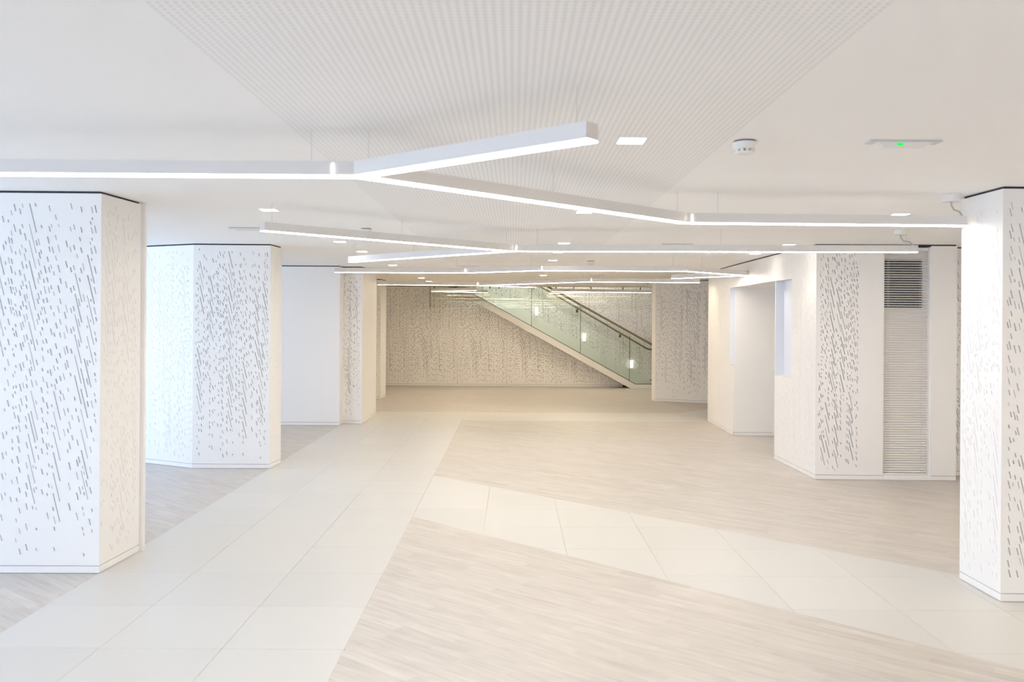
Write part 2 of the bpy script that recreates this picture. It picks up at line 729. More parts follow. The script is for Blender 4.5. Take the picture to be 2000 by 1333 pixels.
# ---- outer walls (mostly outside the frame); glazed left side lets the daylight in
wl = structure('wall_left', (-7.5, 4, 0), 'glazed outer wall far left')
WINS = [(-6.8, -4.2), (-3.9, -1.3), (-1.0, 1.6), (1.9, 4.5), (4.8, 7.4), (7.7, 10.2)]
mb = MB()
mb.box(-7.7, -7.5, -9, 12.4, 0, 0.25)
mb.box(-7.7, -7.5, -9, 12.4, 2.28, CEIL)
e = -9
for a, b in WINS:
    mb.box(-7.7, -7.5, e, a, 0.25, 2.28)
    e = b
mb.box(-7.7, -7.5, e, 12.4, 0.25, 2.28)
mb.build('masonry', 'wall_white', wl)
for k, (a, b) in enumerate(WINS):
    w = structure('window_%d' % (k + 2), (-7.6, (a + b) / 2, 0.25), 'tall window in the outer left wall')
    f = MB()
    f.box(-7.63, -7.57, a, a + 0.05, 0.25, 2.28)
    f.box(-7.63, -7.57, b - 0.05, b, 0.25, 2.28)
    f.box(-7.63, -7.57, a + 0.05, b - 0.05, 0.25, 0.30)
    f.box(-7.63, -7.57, a + 0.05, b - 0.05, 2.23, 2.28)
    f.build('frame', 'frame_grey', w)
    daylight_portal(-7.72, a, b, 0.25, 2.28)
wb = structure('wall_back', (0, -8.8, 0), 'white wall behind the viewpoint')
mb = MB()
mb.box(-7.7, 6.5, -9, -8.8, 0, BZ0)
mb.box(-7.7, 6.5, -9, -8.8, BZ1, CEIL)
e = -7.7
for a, b in BWINS:
    mb.box(e, a, -9, -8.8, BZ0, BZ1)
    e = b
mb.box(e, 6.5, -9, -8.8, BZ0, BZ1)
mb.build('masonry', 'wall_white', wb)
for k, (a, b) in enumerate(BWINS):
    w = structure('window_%d' % (k + 10), ((a + b) / 2, -8.9, BZ0), 'tall window in the wall behind the viewpoint')
    f = MB()
    f.box(a, a + 0.05, -8.93, -8.87, BZ0, BZ1)
    f.box(b - 0.05, b, -8.93, -8.87, BZ0, BZ1)
    f.box(a + 0.05, b - 0.05, -8.93, -8.87, BZ0, BZ0 + 0.05)
    f.box(a + 0.05, b - 0.05, -8.93, -8.87, BZ1 - 0.05, BZ1)
    f.build('frame', 'frame_grey', w)
    daylight_portal_back(-9.02, a, b, BZ0, BZ1)
wo = structure('wall_outer_right', (6.2, 8, 0), 'white outer wall on the right')
MB().box(6.0, 6.2, -9, 21.2, 0, CEIL).build('masonry', 'wall_white', wo)

# ---- plain white wall behind the left columns
wp = structure('wall_left_back', (-5, 12.4, 0), 'plain white wall between the left columns')
MB().prism([(-7.5, 12.4), (-2.62, 12.365), (-2.62, 12.6), (-7.5, 12.6)], 0, CEIL).build('core', 'gap_dark', wp)
add_panel(wp, (-5.2, 12.378), (-2.593, 12.358), z0=0.049)
add_panel(wp, (-7.5, 12.394), (-5.2, 12.378), z0=0.049, mitre=(0, 0))
add_plinth(wp, (-7.5, 12.394), (-2.593, 12.358))
add_panel(wp, (-2.593, 12.358), (-2.593, 12.6), z0=0.049)
add_plinth(wp, (-2.593, 12.358), (-2.593, 12.6))
wq = structure('wall_left_far', (-4, 16, 0), 'white wall far left')
MB().box(-4.2, -4.0, 12.6, 20, 0, CEIL).build('masonry', 'wall_white', wq)

# ---- far wall of slit panels
wf = structure('wall_far', (0, 19.8, 0), 'far wall of slit-cut panels')
FY = 19.80
FP = 1.177
PX0 = -3.69
# under the stair: panels cut along the soffit line
SOF = ((-0.047, 1.512), (2.761, -0.018))


def sofz(x):
    (x0, z0), (x1, z1) = SOF
    return z0 + (z1 - z0) * (x - x0) / (x1 - x0)


mb = MB()
mb.box(-4.0, -1.55, FY + T, FY + 0.1, 0, CEIL)
mb.prism_y([(-1.55, 0), (2.70, 0), (-1.55, 2.33)], FY + T, FY + 0.1)
mb.build('core', 'gap_dark', wf)
FSL = rain(FP, PH, 501, 2.6, 0.02)
FULL = slit_mesh('panel', rect(FP - 0.004, PH), FSL)
for k in range(6):
    x0 = PX0 + k * FP
    if x0 > 2.6:
        break
    poly = rect(FP - 0.004, PH)
    # soffit half plane in panel coordinates: v + PZ0 <= sofz(x0+u) + 0.05
    (xa, za), (xb, zb) = SOF
    s_ = (zb - za) / (xb - xa)
    c_ = za + 0.07 - PZ0 + s_ * (x0 - xa)
    cut = clip(poly, -s_, 1, c_)
    if abs(area(cut) - area(poly)) < 1e-6:
        me = FULL
    else:
        sl = [q for q in FSL if all(v - (s_ * u) < c_ - 0.015 for u, v in ((q[0] + q[3], q[1]), (q[0] + q[2] * math.sin(SLANT) + q[3], q[1] - q[2])))]
        me = slit_mesh('panel', cut, sl)
    place('panel', me, (x0, FY), (x0 + FP, FY), PZ0, wf)
add_plinth(wf, (PX0, FY), (2.60, FY))

# stairwell behind the glass: its own panelled wall, side and upper lid
ws = structure('wall_stairwell', (1.5, 21, 0), 'slit-cut panel wall beside the stair')
SY = 21.0
SH = 3.9 - 0.3
mb = MB()
mb.box(-2.3, 5.5, SY + T, SY + 0.1, 0, 4.2)
mb.build('core', 'gap_dark', ws)
SSL = rain(FP, 2.6, 502, 2.6)
SFULL = slit_mesh('panel', rect(FP - 0.004, 2.6), SSL)
for k in range(-2, 5):
    x0 = -0.15 + k * FP + 0.3
    place('panel', SFULL, (x0, SY), (x0 + FP, SY), 0.1, ws)
    place('panel', slit_mesh('panel', rect(FP - 0.004, 1.4), []), (x0, SY), (x0 + FP, SY), 2.705, ws)
mb = MB()
mb.box(-2.4, -2.3, FY, 21.1, CEIL + 0.12, 4.2)
mb.box(5.5, 5.6, 19.3, 21.1, 0, 4.2)
mb.box(-2.3, 5.5, STAIR_Y - 0.06, STAIR_Y - 0.01, CEIL, 4.2)
mb.box(-2.4, 5.6, 19.3, 21.1, 4.2, 4.3)
mb.build('masonry', 'wall_white', ws)

# ---- right wall: panelled wall with a hatch opening, then the block with the blind
wr = structure('wall_right', (3.1, 10, 0), 'white panelled wall on the right with a full-height alcove and side niches')
A0, A1 = (3.050, 8.391), (3.024, 9.629)
B0, B1 = (3.058, 11.556), (3.096, 13.246)
HZ = 2.067
SZ = 0.98


def lerp(p, q, t):
    return (p[0] + (q[0] - p[0]) * t, p[1] + (q[1] - p[1]) * t)


def along(p, q, y):
    return lerp(p, q, (y - p[1]) / (q[1] - p[1]))


j1 = along(A0, A1, 8.72)
n1 = along(A0, A1, 9.09)
n2 = along(A0, A1, 9.615)
# faces run far -> near, so the outside is on the left side of the room
add_panel(wr, j1, A0, 61, mitre=(0, 1))
w1 = dist(A1, j1)
un = dist(A1, n1)
outer = [(0, 0), (w1, 0), (w1, PH), (0, PH), (0, HZ - PZ0), (un, HZ - PZ0), (un, SZ - PZ0), (0, SZ - PZ0)]
sl = rain(w1, PH, 62, 0.9, keep=lambda ua, va, ub, vb: not (ua < un + 0.02 and va > SZ - PZ0 - 0.02 and vb < HZ - PZ0 + 0.02))
place('panel', slit_mesh('panel', outer, sl, mitre=(0, 0)), A1, j1, PZ0, wr)
w2 = dist(B1, B0)
n3 = along(B0, B1, 11.80)
um = dist(B1, n3)
outer = [(0, 0), (w2, 0), (w2, SZ - PZ0), (um, SZ - PZ0), (um, HZ - PZ0), (w2, HZ - PZ0), (w2, PH), (0, PH)]
sl = rain(w2, PH, 63, 0.8, u0=w2 * 0.4, keep=lambda ua, va, ub, vb: not (ub > um - 0.02 and va > SZ - PZ0 - 0.02 and vb < HZ - PZ0 + 0.02))
place('panel', slit_mesh('panel', outer, sl, mitre=(1, 0)), B1, B0, PZ0, wr)
place('header_panel', slit_mesh('header_panel', rect(dist(B0, A1), PZ1 - HZ), rain(dist(B0, A1), PZ1 - HZ, 64, 1.6), mitre=(0, 0)), B0, A1, HZ, wr)
add_plinth(wr, A1, A0)
add_plinth(wr, B1, B0)
# solid wall behind the panels, with the two niches left open
mb = MB()
ND = 0.10
e = T
mb.prism([(A0[0] + e, 8.40), (n1[0] + e, n1[1]), (3.5, n1[1]), (3.5, 8.40)], 0, CEIL)
for z0, z1 in ((0, SZ - 0.012), (HZ, CEIL)):
    mb.prism([(n1[0] + e, n1[1]), (A1[0] + e, A1[1]), (3.5, A1[1]), (3.5, n1[1])], z0, z1)
    mb.prism([(B0[0] + e, B0[1]), (n3[0] + e, n3[1]), (3.6, n3[1]), (3.6, B0[1])], z0, z1)
mb.prism([(n3[0] + e, n3[1]), (B1[0] + e, 13.24), (3.6, 13.24), (3.6, n3[1])], 0, CEIL)
mb.prism([(A1[0] + e, A1[1]), (B0[0] + e, B0[1]), (4.4, B0[1]), (4.4, A1[1])], HZ + 0.004, CEIL)
mb.build('core', 'gap_dark', wr)
# niche linings: back, end, sill and head in pale blue-grey
ni = MB()
ni.prism([(n1[0] + ND, n1[1]), (n2[0] + ND, n2[1]), (n2[0] + ND + 0.02, n2[1]), (n1[0] + ND + 0.02, n1[1])], SZ, HZ)
ni.prism([(n2[0], n2[1]), (A1[0], A1[1]), (A1[0] + ND + 0.02, A1[1]), (n2[0] + ND + 0.02, n2[1])], SZ, HZ)
ni.prism([(n1[0] + 0.001, n1[1] - 0.015), (n1[0] + ND + 0.02, n1[1] - 0.015), (n1[0] + ND + 0.02, n1[1]), (n1[0] + 0.001, n1[1])], SZ, HZ)
ni.build('niche_lining', 'niche_blue', wr)
ni = MB()
n4 = (B0[0], 11.785)
ni.prism([(B0[0] + ND, B0[1]), (n3[0] + ND, n3[1]), (n3[0] + ND + 0.02, n3[1]), (B0[0] + ND + 0.02, B0[1])], SZ, HZ)
ni.prism([(n3[0], n4[1]), (n3[0] + ND, n4[1]), (n3[0] + ND, n3[1]), (n3[0], n3[1])], SZ, HZ)
ni.build('niche_lining', 'niche_blue', wr)
nh = MB()
nh.prism([(n1[0] + 0.001, n1[1]), (n2[0] + 0.001, n2[1]), (n2[0] + ND, n2[1]), (n1[0] + ND, n1[1])], HZ - 0.004, HZ + 0.002)
nh.prism([(B0[0] + 0.001, B0[1]), (n3[0] + 0.001, n3[1]), (n3[0] + ND, n3[1]), (B0[0] + ND, B0[1])], HZ - 0.004, HZ + 0.002)
nh.build('niche_head', 'niche_blue', wr)
sill = MB()
sill.prism([(n1[0] + 0.001, n1[1]), (n2[0] + 0.001, n2[1]), (n2[0] + ND, n2[1]), (n1[0] + ND, n1[1])], SZ - 0.012, SZ)
sill.build('niche_sill', 'panel_white', wr)
sill = MB()
sill.prism([(B0[0] + 0.001, B0[1]), (n3[0] + 0.001, n3[1]), (n3[0] + ND, n3[1]), (B0[0] + ND, B0[1])], SZ - 0.012, SZ)
sill.build('niche_sill', 'panel_white', wr)
# alcove: cheek wall that faces the room, back and near cheek, lid
mb = MB()
mb.box(3.60, 4.4, 11.556, 11.66, 0, HZ + 0.004)
mb.box(4.40, 4.5, 9.53, 11.66, 0, HZ + 0.004)
mb.box(3.50, 4.4, 9.53, 9.629, 0, HZ + 0.004)
mb.build('alcove_wall', 'wall_white', wr)
add_panel(wr, (3.064, 11.545), (4.4, 11.535), z0=0.049, z1=HZ)
add_plinth(wr, (3.064, 11.545), (4.4, 11.535))
mb = MB()
mb.box(3.03, 4.4, 9.60, 11.56, HZ - 0.004, HZ + 0.003)
mb.build('alcove_lid', 'wall_white', wr)

# block with the blind: front face towards the room
wx = structure('wall_right_front', (3.8, 8.4, 0), 'white wall block with slit pattern and a tall blind')
C0, C1 = (3.050, 8.391), (4.459, 8.366)
BL0, BL1 = 3.722, 4.203


def cf(x):
    return lerp(C0, C1, (x - C0[0]) / (C1[0] - C0[0]))


add_panel(wx, C0, cf(BL0), 71, dens=1.0, u0=0.02, u1=0.43, mitre=(1, 0))
add_panel(wx, cf(BL1), C1, mitre=(0, 1))
add_plinth(wx, C0, cf(BL0), (1, 0))
add_plinth(wx, cf(BL1), C1, (0, 1))
pl = slit_mesh('plinth', rect(BL1 - BL0 - 0.004, 0.047), [])
place('plinth', pl, (BL0 + 0.002, cf(BL0)[1] - 0.004), (BL1 - 0.002, cf(BL1)[1] - 0.004), 0.003, wx)
mb = MB()
mb.prism([(3.056, 8.40), (BL0, cf(BL0)[1] + T), (BL0, 8.6), (3.056, 8.6)], 0, CEIL)
mb.prism([(BL1, cf(BL1)[1] + T), (4.453, 8.378), (4.453, 8.6), (BL1, 8.6)], 0, CEIL)
mb.box(BL0, BL1, 8.385, 8.6, PZ1 - 0.01, CEIL)
mb.build('core', 'gap_dark', wx)
add_panel(wx, C1, (4.459, 8.64))
add_plinth(wx, C1, (4.459, 8.64))
add_panel(wx, (4.459, 8.64), (5.5, 8.64), 72, mitre=(0, 0))
add_plinth(wx, (4.459, 8.64), (5.5, 8.64), (0, 0))
MB().box(4.45, 6.0, 8.65, 8.75, 0, CEIL).build('core', 'gap_dark', wx)
mb = MB()      # reveals and back panel behind the blind; the upper light is a dark window
mb.box(BL0, BL0 + 0.012, 8.385, 8.47, 0.05, PZ1 - 0.01)
mb.box(BL1 - 0.012, BL1, 8.38, 8.47, 0.05, PZ1 - 0.01)
mb.box(BL0, BL1, 8.385, 8.47, 0.0, 0.05)
mb.build('reveal', 'panel_white', wx)
mb = MB()
mb.box(BL0 + 0.012, BL1 - 0.012, 8.455, 8.475, 0.05, 1.745)
mb.box(BL0 + 0.012, BL1 - 0.012, 8.455, 8.475, 2.235, PZ1 - 0.01)
mb.box(BL0 + 0.012, 3.745, 8.455, 8.475, 1.745, 2.235)
mb.box(4.155, BL1 - 0.012, 8.455, 8.475, 1.745, 2.235)
mb.build('back_panel', 'panel_white', wx)
win = structure('window_1', (3.95, 8.47, 1.74), 'small dark window behind the top of the blind')
MB().box(3.745, 4.155, 8.478, 8.484, 1.745, 2.235).build('pane', 'pane_dark_room', win)
mb = MB()
mb.box(3.735, 3.765, 8.485, 8.51, 1.735, 2.245)
mb.box(4.135, 4.165, 8.485, 8.51, 1.735, 2.245)
mb.box(3.765, 4.135, 8.485, 8.51, 1.735, 1.765)
mb.box(3.765, 4.135, 8.485, 8.51, 2.215, 2.245)
mb.build('frame', 'frame_grey', win)

# ================================================================== COLUMNS
def shift(poly, dx, dy):
    return [(p[0] + dx, p[1] + dy) for p in poly]


# corners run so that the outside is on the right-hand side of each edge
clad_column('column', [(-4.10, 5.50), (-3.385, 5.160), (-2.573, 5.170), (-2.545, 5.661), (-3.2, 6.12), (-4.10, 6.12)],
            [11, 12, 13, 'plain', 'plain', 'plain'], 'nearest wide white column on the left, cut with rain-like slits, frame edge cropping it')
post = [o for o in bpy.data.objects if o.name == 'column'][0]
MB().prism([(-2.62, 5.665), (-2.523, 5.672), (-2.523, 5.70), (-2.62, 5.74)], 0, PZ1).build('corner_post', 'panel_white', post)
clad_column('column', [(-4.115, 9.132), (-3.394, 8.787), (-2.581, 8.797), (-2.559, 9.145), (-3.2, 9.6), (-4.115, 9.6)],
            [14, 12, 15, 'plain', 'plain', 'plain'], 'second white column on the left, angled slit-cut face beside a frontal one')
clad_column('column', [(-3.3, 12.61), (-2.615, 12.600), (-2.295, 12.552), (-2.290, 13.831), (-3.3, 13.831)],
            ['plain', 16, 'plain', 'plain', 'plain'], 'third left column, narrow slit-cut front and plain warm side, next to the plain white wall')
clad_column('column', [(-3.5, 16.49), (-2.640, 16.468), (-2.618, 17.0), (-3.5, 17.0)],
            [17, 'plain', 'plain', 'plain'], 'slim column glimpsed behind the third left column, before the far wall')
clad_column('column', [(2.787, 5.180), (2.793, 4.753), (3.61, 4.765), (4.3, 5.1), (4.3, 5.7), (3.4, 5.7)],
            [21, 22, 23, 'plain', 'plain', 'plain'], 'nearest column on the right edge, slit-cut, meeting the first pendant light')
clad_column('column', [(2.751, 16.566), (2.783, 16.362), (3.624, 16.067), (4.4, 15.75), (4.4, 16.8), (2.9, 16.9)],
            ['plain', 24, 25, 'plain', 'plain', 'plain'], 'far slit-cut column right of the staircase')

# ================================================================== STAIR
st = thing('staircase', (0.9, 19.9, 0), 'straight white staircase with green-tinted glass balustrade along the far wall', 'staircase')
TOP0, TOP1 = (-1.90, 2.703), (2.843, 0.096)       # top edge of the near stringer
SL = (TOP1[1] - TOP0[1]) / (TOP1[0] - TOP0[0])


def topz(x):
    return TOP1[1] + SL * (x - TOP1[0])


xl = -1.33
MB().prism_y([(xl, topz(xl)), TOP1, (3.9, 0.096), (3.9, 0), (2.73, 0), (xl, topz(xl) - 0.165)], STAIR_Y, STAIR_Y + 0.05).build('near_stringer', 'stringer_white', st)
sk0 = (-0.772, 2.401)
sks = (0.063 - 2.401) / (3.494 + 0.772)
MB().prism_y([(-1.5, 2.401 + sks * (-1.5 + 0.772)), (3.494, 0.063), (3.9, 0.063), (3.9, 0), (2.4, 0), (-1.5, 1.95)], SY - 0.03, SY - 0.005).build('far_stringer', 'skirt_white', st)
rise, going = 0.1655, 0.1655 / -SL
for k in range(15):
    x1 = 2.78 - k * going
    z1 = topz(x1) - 0.003
    MB().prism_y([(x1 - going, z1 - 0.022), (x1, max(0.0, topz(x1) - 0.16)), (x1, z1), (x1 - going, z1)], STAIR_Y + 0.05, SY - 0.03).build('step', 'step_stone', st)
# glass panels with open vertical joints, standing in a dark base channel
xs = [-0.98, -0.746, 0.405, 1.555, 2.705, 3.9]
GH = 1.10
for a, b in zip(xs[:-1], xs[1:]):
    a2, b2 = a + 0.006, b - 0.006
    def tz(x):
        return topz(x) if x < TOP1[0] else 0.096
    pts = [(a2, tz(a2) + 0.012)]
    if a2 < TOP1[0] < b2:
        pts.append((TOP1[0], 0.108))
    pts.append((b2, tz(b2) + 0.012))
    top = [(b2, tz(b2) + GH), (a2, tz(a2) + GH)]
    if a2 < TOP1[0] < b2:
        top = [(b2, tz(b2) + GH), (TOP1[0], 0.096 + GH), (a2, tz(a2) + GH)]
    yg = STAIR_Y + 0.02
    mb = MB()
    poly = pts + top
    n = len(poly)
    mb.add([(p[0], yg, p[1]) for p in poly], [tuple(range(n))])
    g = mb.build('glass_panel', 'glass_green', st)
    MB().box(b - 0.006, b + 0.006, yg - 0.004, yg + 0.004, tz(b) + 0.012, tz(b) + GH).build('glass_joint', 'glass_edge', st)
MB().prism_y([(-0.985, topz(-0.985) - 0.004), TOP1, (3.9, 0.096), (3.9, 0.112), (2.848, 0.112), (-0.985, topz(-0.985) + 0.014)], STAIR_Y + 0.008, STAIR_Y + 0.032).build('base_channel', 'bracket_dark', st)
# top handrail on the glass, with pale clips
hr = MB().tube([(-0.9, STAIR_Y - 0.03, topz(-0.9) + 1.14), (3.3, STAIR_Y - 0.03, topz(3.3) + 1.14)], 0.025, 10).build('handrail', 'rail_bronze', st)
for x in (0.408, 1.56, 2.71):
    MB().box(x - 0.03, x + 0.03, STAIR_Y - 0.04, STAIR_Y + 0.03, topz(x) + 1.05, topz(x) + 1.12).build('rail_clip', 'frame_grey', hr)

wh = thing('wall_handrail', (2.0, SY - 0.08, 1.6), 'thin bronze handrail fixed on brackets to the slit-cut wall behind the stair glass', 'handrail')
r0, r1 = (0.3, 2.640), (3.32, 0.897)
MB().tube([(r0[0], SY - 0.08, r0[1]), (r1[0], SY - 0.08, r1[1]), (3.40, SY - 0.08, 0.865), (3.5, SY - 0.08, 0.862), (3.9, SY - 0.08, 0.862)], 0.022, 10).build('rail', 'rail_bronze', wh)
for x in (0.50, 1.59, 2.68):
    z = r0[1] + (r1[1] - r0[1]) * (x - r0[0]) / (r1[0] - r0[0])
    mb = MB()
    mb.tube([(x, SY - 0.08, z - 0.015), (x, SY - 0.08, z - 0.06), (x, SY - 0.005, z - 0.075)], 0.012, 8)
    mb.box(x - 0.03, x + 0.03, SY - 0.012, SY - 0.001, z - 0.11, z - 0.04)
    mb.build('bracket', 'bracket_dark', wh)

for (x, z, lb) in ((0.571, 1.80, 'highest of the three glowing wall lamps behind the stair glass'),
                   (1.771, 1.157, 'middle one of the three glowing wall lamps behind the stair glass'),
                   (2.971, 0.489, 'lowest glowing wall lamp, by the foot of the stair')):
    t = thing('wall_lamp', (x, SY, z), lb, 'lamp', 'wall lamps along the stair')
    mb = MB()
    prof = [(-0.030, -0.10), (0.030, -0.10), (0.045, 0.09), (-0.045, 0.09)]
    mb.prism_y([(x + a, z + b) for a, b in prof], SY - 0.075, SY - 0.02)
    mb.build('shade', 'lamp_glow', t, bevel=0.006)
    MB().box(x - 0.025, x + 0.025, SY - 0.02, SY - 0.001, z - 0.09, z + 0.07).build('back_plate', 'plastic_white', t)
    MB().prism_y([(x - 0.014, z - 0.135), (x + 0.014, z - 0.135), (x + 0.024, z - 0.101), (x - 0.024, z - 0.101)], SY - 0.07, SY - 0.02).build('holder', 'plastic_grey', t)

# glass smoke barrier hanging from the ceiling edge in front of the stair
sb = thing('smoke_barrier', (0.6, STAIR_Y - 0.1, CEIL), 'clear glass smoke barrier hanging from the ceiling edge in front of the stair', 'glass barrier')
BY = STAIR_Y - 0.10
MB().box(-1.96, 4.0, BY - 0.015, BY + 0.015, CEIL - 0.022, CEIL).build('top_channel', 'frame_grey', sb)
bx = [-1.955, -0.46, 1.05, 2.55, 4.0]
for a, b in zip(bx[:-1], bx[1:]):
    MB().add([(a + 0.004, BY, 1.845), (b - 0.004, BY, 1.845), (b - 0.004, BY, CEIL - 0.02), (a + 0.004, BY, CEIL - 0.02)], [(0, 1, 2, 3)]).build('glass_pane', 'glass_clear', sb)
MB().box(-1.962, -1.950, BY - 0.006, BY + 0.006, 1.845, CEIL - 0.02).build('edge_strip', 'bracket_dark', sb)
for x in (-1.86, -0.56, -0.35, 0.45, 0.96, 1.378, 1.784, 2.523, 2.928):
    MB().box(x - 0.012, x + 0.012, BY - 0.012, BY + 0.012, CEIL - 0.075, CEIL - 0.02).build('clamp', 'bracket_dark', sb)

# ================================================================== PENDANT LIGHTS
LB, LT, LW = 2.186, 2.246, 0.070


def pendant(label, chains, wires, gaps=(), rose=None, tube='led'):
    s_ = 0.975
    chains = [[(x * s_, y * s_) for x, y in c] for c in chains]
    c0 = chains[0][0]
    t = thing('pendant_light', (c0[0], c0[1], LT), label, 'light', 'zigzag pendant lights')
    for c in chains:
        for p, q in zip(c[:-1], c[1:]):
            MB().bar(p, q, LW, LB + 0.003, LT).build('housing', 'fixture_white', t)
            MB().bar(p, q, LW - 0.006, LB, LB + 0.004).build('diffuser', tube, t)
    for (x, y) in wires:
        MB().tube([(x * s_, y * s_, LT), (x * s_, y * s_, CEIL)], 0.0012, 6).build('suspension_wire', 'wire_steel', t)
    for (p, q, dd) in gaps:      # narrow lit gap between two housings, dd metres along from p
        p = Vector((p[0] * s_, p[1] * s_))
        q = Vector((q[0] * s_, q[1] * s_))
        d = (q - p).normalized()
        a = p + d * (dd - 0.003)
        b = p + d * (dd + 0.003)
        MB().bar(tuple(a), tuple(b), LW + 0.004, LB + 0.004, LB + 0.05).build('joint_gap', tube, t)
    if rose:
        x, y = rose[0]
        ex, ey = rose[1]
        MB().lathe([(0.052, 0), (0.055, -0.006), (0.055, -0.040), (0.048, -0.046)], (x, y, CEIL), 20).build('ceiling_rose', 'plastic_white', t)
        zt = CEIL - 0.046
        pts = [(x, y, zt), (x, y, zt - 0.02), (x + (ex - x) * 0.25, y + (ey - y) * 0.25, zt - 0.048), (x + (ex - x) * 0.7, y + (ey - y) * 0.7, zt - 0.058), (ex, ey, LT)]
        MB().tube(pts, 0.0055, 8).build('cord', 'cable_grey', t)
    return t


pendant('nearest zigzag pendant light with a V pointing to the camera', [
    [(-2.60, 3.532), (-0.667, 3.541), (1.046, 5.148), (2.815, 5.205)],
    [(-0.667, 3.541), (0.259, 2.79)]],
    [(-0.87, 3.545), (-0.62, 3.51), (0.21, 2.84), (0.20, 4.36), (1.0, 5.11), (1.26, 5.155), (-2.3, 3.535)],
    [((-0.667, 3.541), (-2.6, 3.532), 0.10), ((1.046, 5.148), (2.815, 5.205), 0.045)],
    ((2.665, 5.072), (2.735, 5.074)))
pendant('second pendant light from the camera, its long bar ending before the blind', [
    [(-1.753, 5.769), (-0.022, 7.379), (3.487, 7.208)],
    [(-0.022, 7.379), (-1.761, 8.94)]],
    [(-1.70, 5.82), (-0.89, 6.575), (-0.07, 7.335), (0.2, 7.37), (1.81, 7.29), (3.4, 7.21), (-1.0, 8.255), (-1.7, 8.885)],
    [((-0.022, 7.379), (3.487, 7.208), 0.04)],
    ((3.27, 7.04), (3.375, 7.034)))
pendant('third pendant light, its right end folded into a point by the right wall', [
    [(-2.364, 10.975), (-0.621, 10.892), (0.319, 10.269), (2.114, 10.231), (3.10, 11.10), (2.299, 12.05)]],
    [(-2.2, 10.967), (-0.75, 10.898), (0.2, 10.348), (1.95, 10.234), (2.35, 10.44), (2.38, 11.96)],
    [((-0.621, 10.892), (-2.364, 10.975), 0.02), ((0.319, 10.269), (2.114, 10.231), 0.02)], tube='led_mid')
pendant('fourth pendant light, flat zigzag just before the dim far end', [
    [(-2.449, 14.919), (-0.64, 14.97), (1.205, 13.256), (2.957, 13.276)],
    [(-0.64, 14.97), (0.40, 15.70)]],
    [(-2.3, 14.923), (-0.75, 14.966), (0.5, 13.91), (1.1, 13.354), (1.35, 13.258), (2.8, 13.274)],
    [((-0.64, 14.97), (-2.449, 14.919), 0.02), ((1.205, 13.256), (2.957, 13.276), 0.02)], tube='led_warm')
pendant('small V of light bars hung left of the staircase top', [
    [(-0.825, 17.544), (-1.805, 18.385), (-0.62, 19.05)]],
    [(-0.9, 17.61), (-1.7, 18.30), (-0.75, 18.975)], tube='led_warm')
pendant('farthest light bars, hung in front of the upper stair glass', [
    [(0.808, 17.85), (3.0, 18.30)],
    [(1.745, 18.16), (0.83, 19.2)]],
    [(0.95, 17.88), (2.7, 18.24), (0.9, 19.12)], tube='led_warm')

pendant('added fill light shaped as a zigzag pendant just behind the viewpoint, out of the frame', [  # unseen light added to brighten the near ceiling and front-facing walls
    [(-2.6, -0.6), (-0.8, -0.6), (1.0, 1.0), (2.8, 1.0)]],
    [(-2.4, -0.6), (-1.0, -0.6), (1.2, 1.0), (2.6, 1.0)])
pendant('added zigzag fill light over the far back of the hall, out of the frame', [  # added out of view, lifts the light coming from behind the camera
    [(-2.6, -5.2), (-0.8, -5.2), (1.0, -3.6), (2.8, -3.6)]],
    [(-2.4, -5.2), (-1.0, -5.2), (1.2, -3.6), (2.6, -3.6)])

pendant('added zigzag fill light behind the viewpoint between two others, out of the frame', [  # one more unseen fill added behind the camera
    [(-2.6, -2.2), (-0.8, -2.2), (1.0, -1.2), (2.8, -1.2)]],
    [(-2.4, -2.2), (-1.0, -2.2), (1.2, -1.2), (2.6, -1.2)])

pendant('added warm fill light in the side bay right of the nearest right column, out of the frame', [  # added fill, hidden from view, warms the wall block with the blind
    [(4.3, 1.5), (4.3, 5.6), (5.5, 6.8)]],
    [(4.3, 1.8), (4.3, 5.2), (5.3, 6.6)], tube='led_warm')
pendant('added warm fill light in the side bay behind the viewpoint at right, out of the frame', [  # unseen warm fill added for the right walls and near ceiling
    [(4.3, -5.0), (4.3, -0.5)]],
    [(4.3, -4.5), (4.3, -1.0)], tube='led_warm')

# ================================================================== CEILING FITTINGS
DL = [((-1.82, 6.156), 'square downlight left of the second pendant light, above its left end'),
      ((-1.82, 8.668), 'left downlight between the two arms of the second pendant light, nearer one'),
      ((-1.82, 9.93), 'left downlight just behind the tip of the second pendant light arm'),
      ((-1.82, 12.43), 'left downlight just before the third pendant light, by the plain wall'),
      ((-1.82, 16.267), 'left far downlight, nearer of the two before the far wall'),
      ((-1.82, 17.687), 'left far downlight, closest to the far wall'),
      ((0.517, 3.694), 'nearest ceiling downlight, bright square right of the V light tip'),
      ((0.517, 6.155), 'downlight seen just under the sloping bar of the nearest pendant light'),
      ((0.517, 8.677), 'middle downlight above the long bar of the second pendant light'),
      ((0.517, 9.869), 'middle downlight peeping below the long bar of the second pendant light'),
      ((0.517, 11.194), 'middle downlight just before the bend of the third pendant light'),
      ((0.525, 15.032), 'middle far downlight behind the third pendant light'),
      ((2.86, 6.186), 'right downlight above the right end of the nearest pendant light'),
      ((2.86, 8.686), 'right downlight above the near corner of the right wall'),
      ((2.86, 9.869), 'right downlight by the right wall above the alcove')]
dlb = None
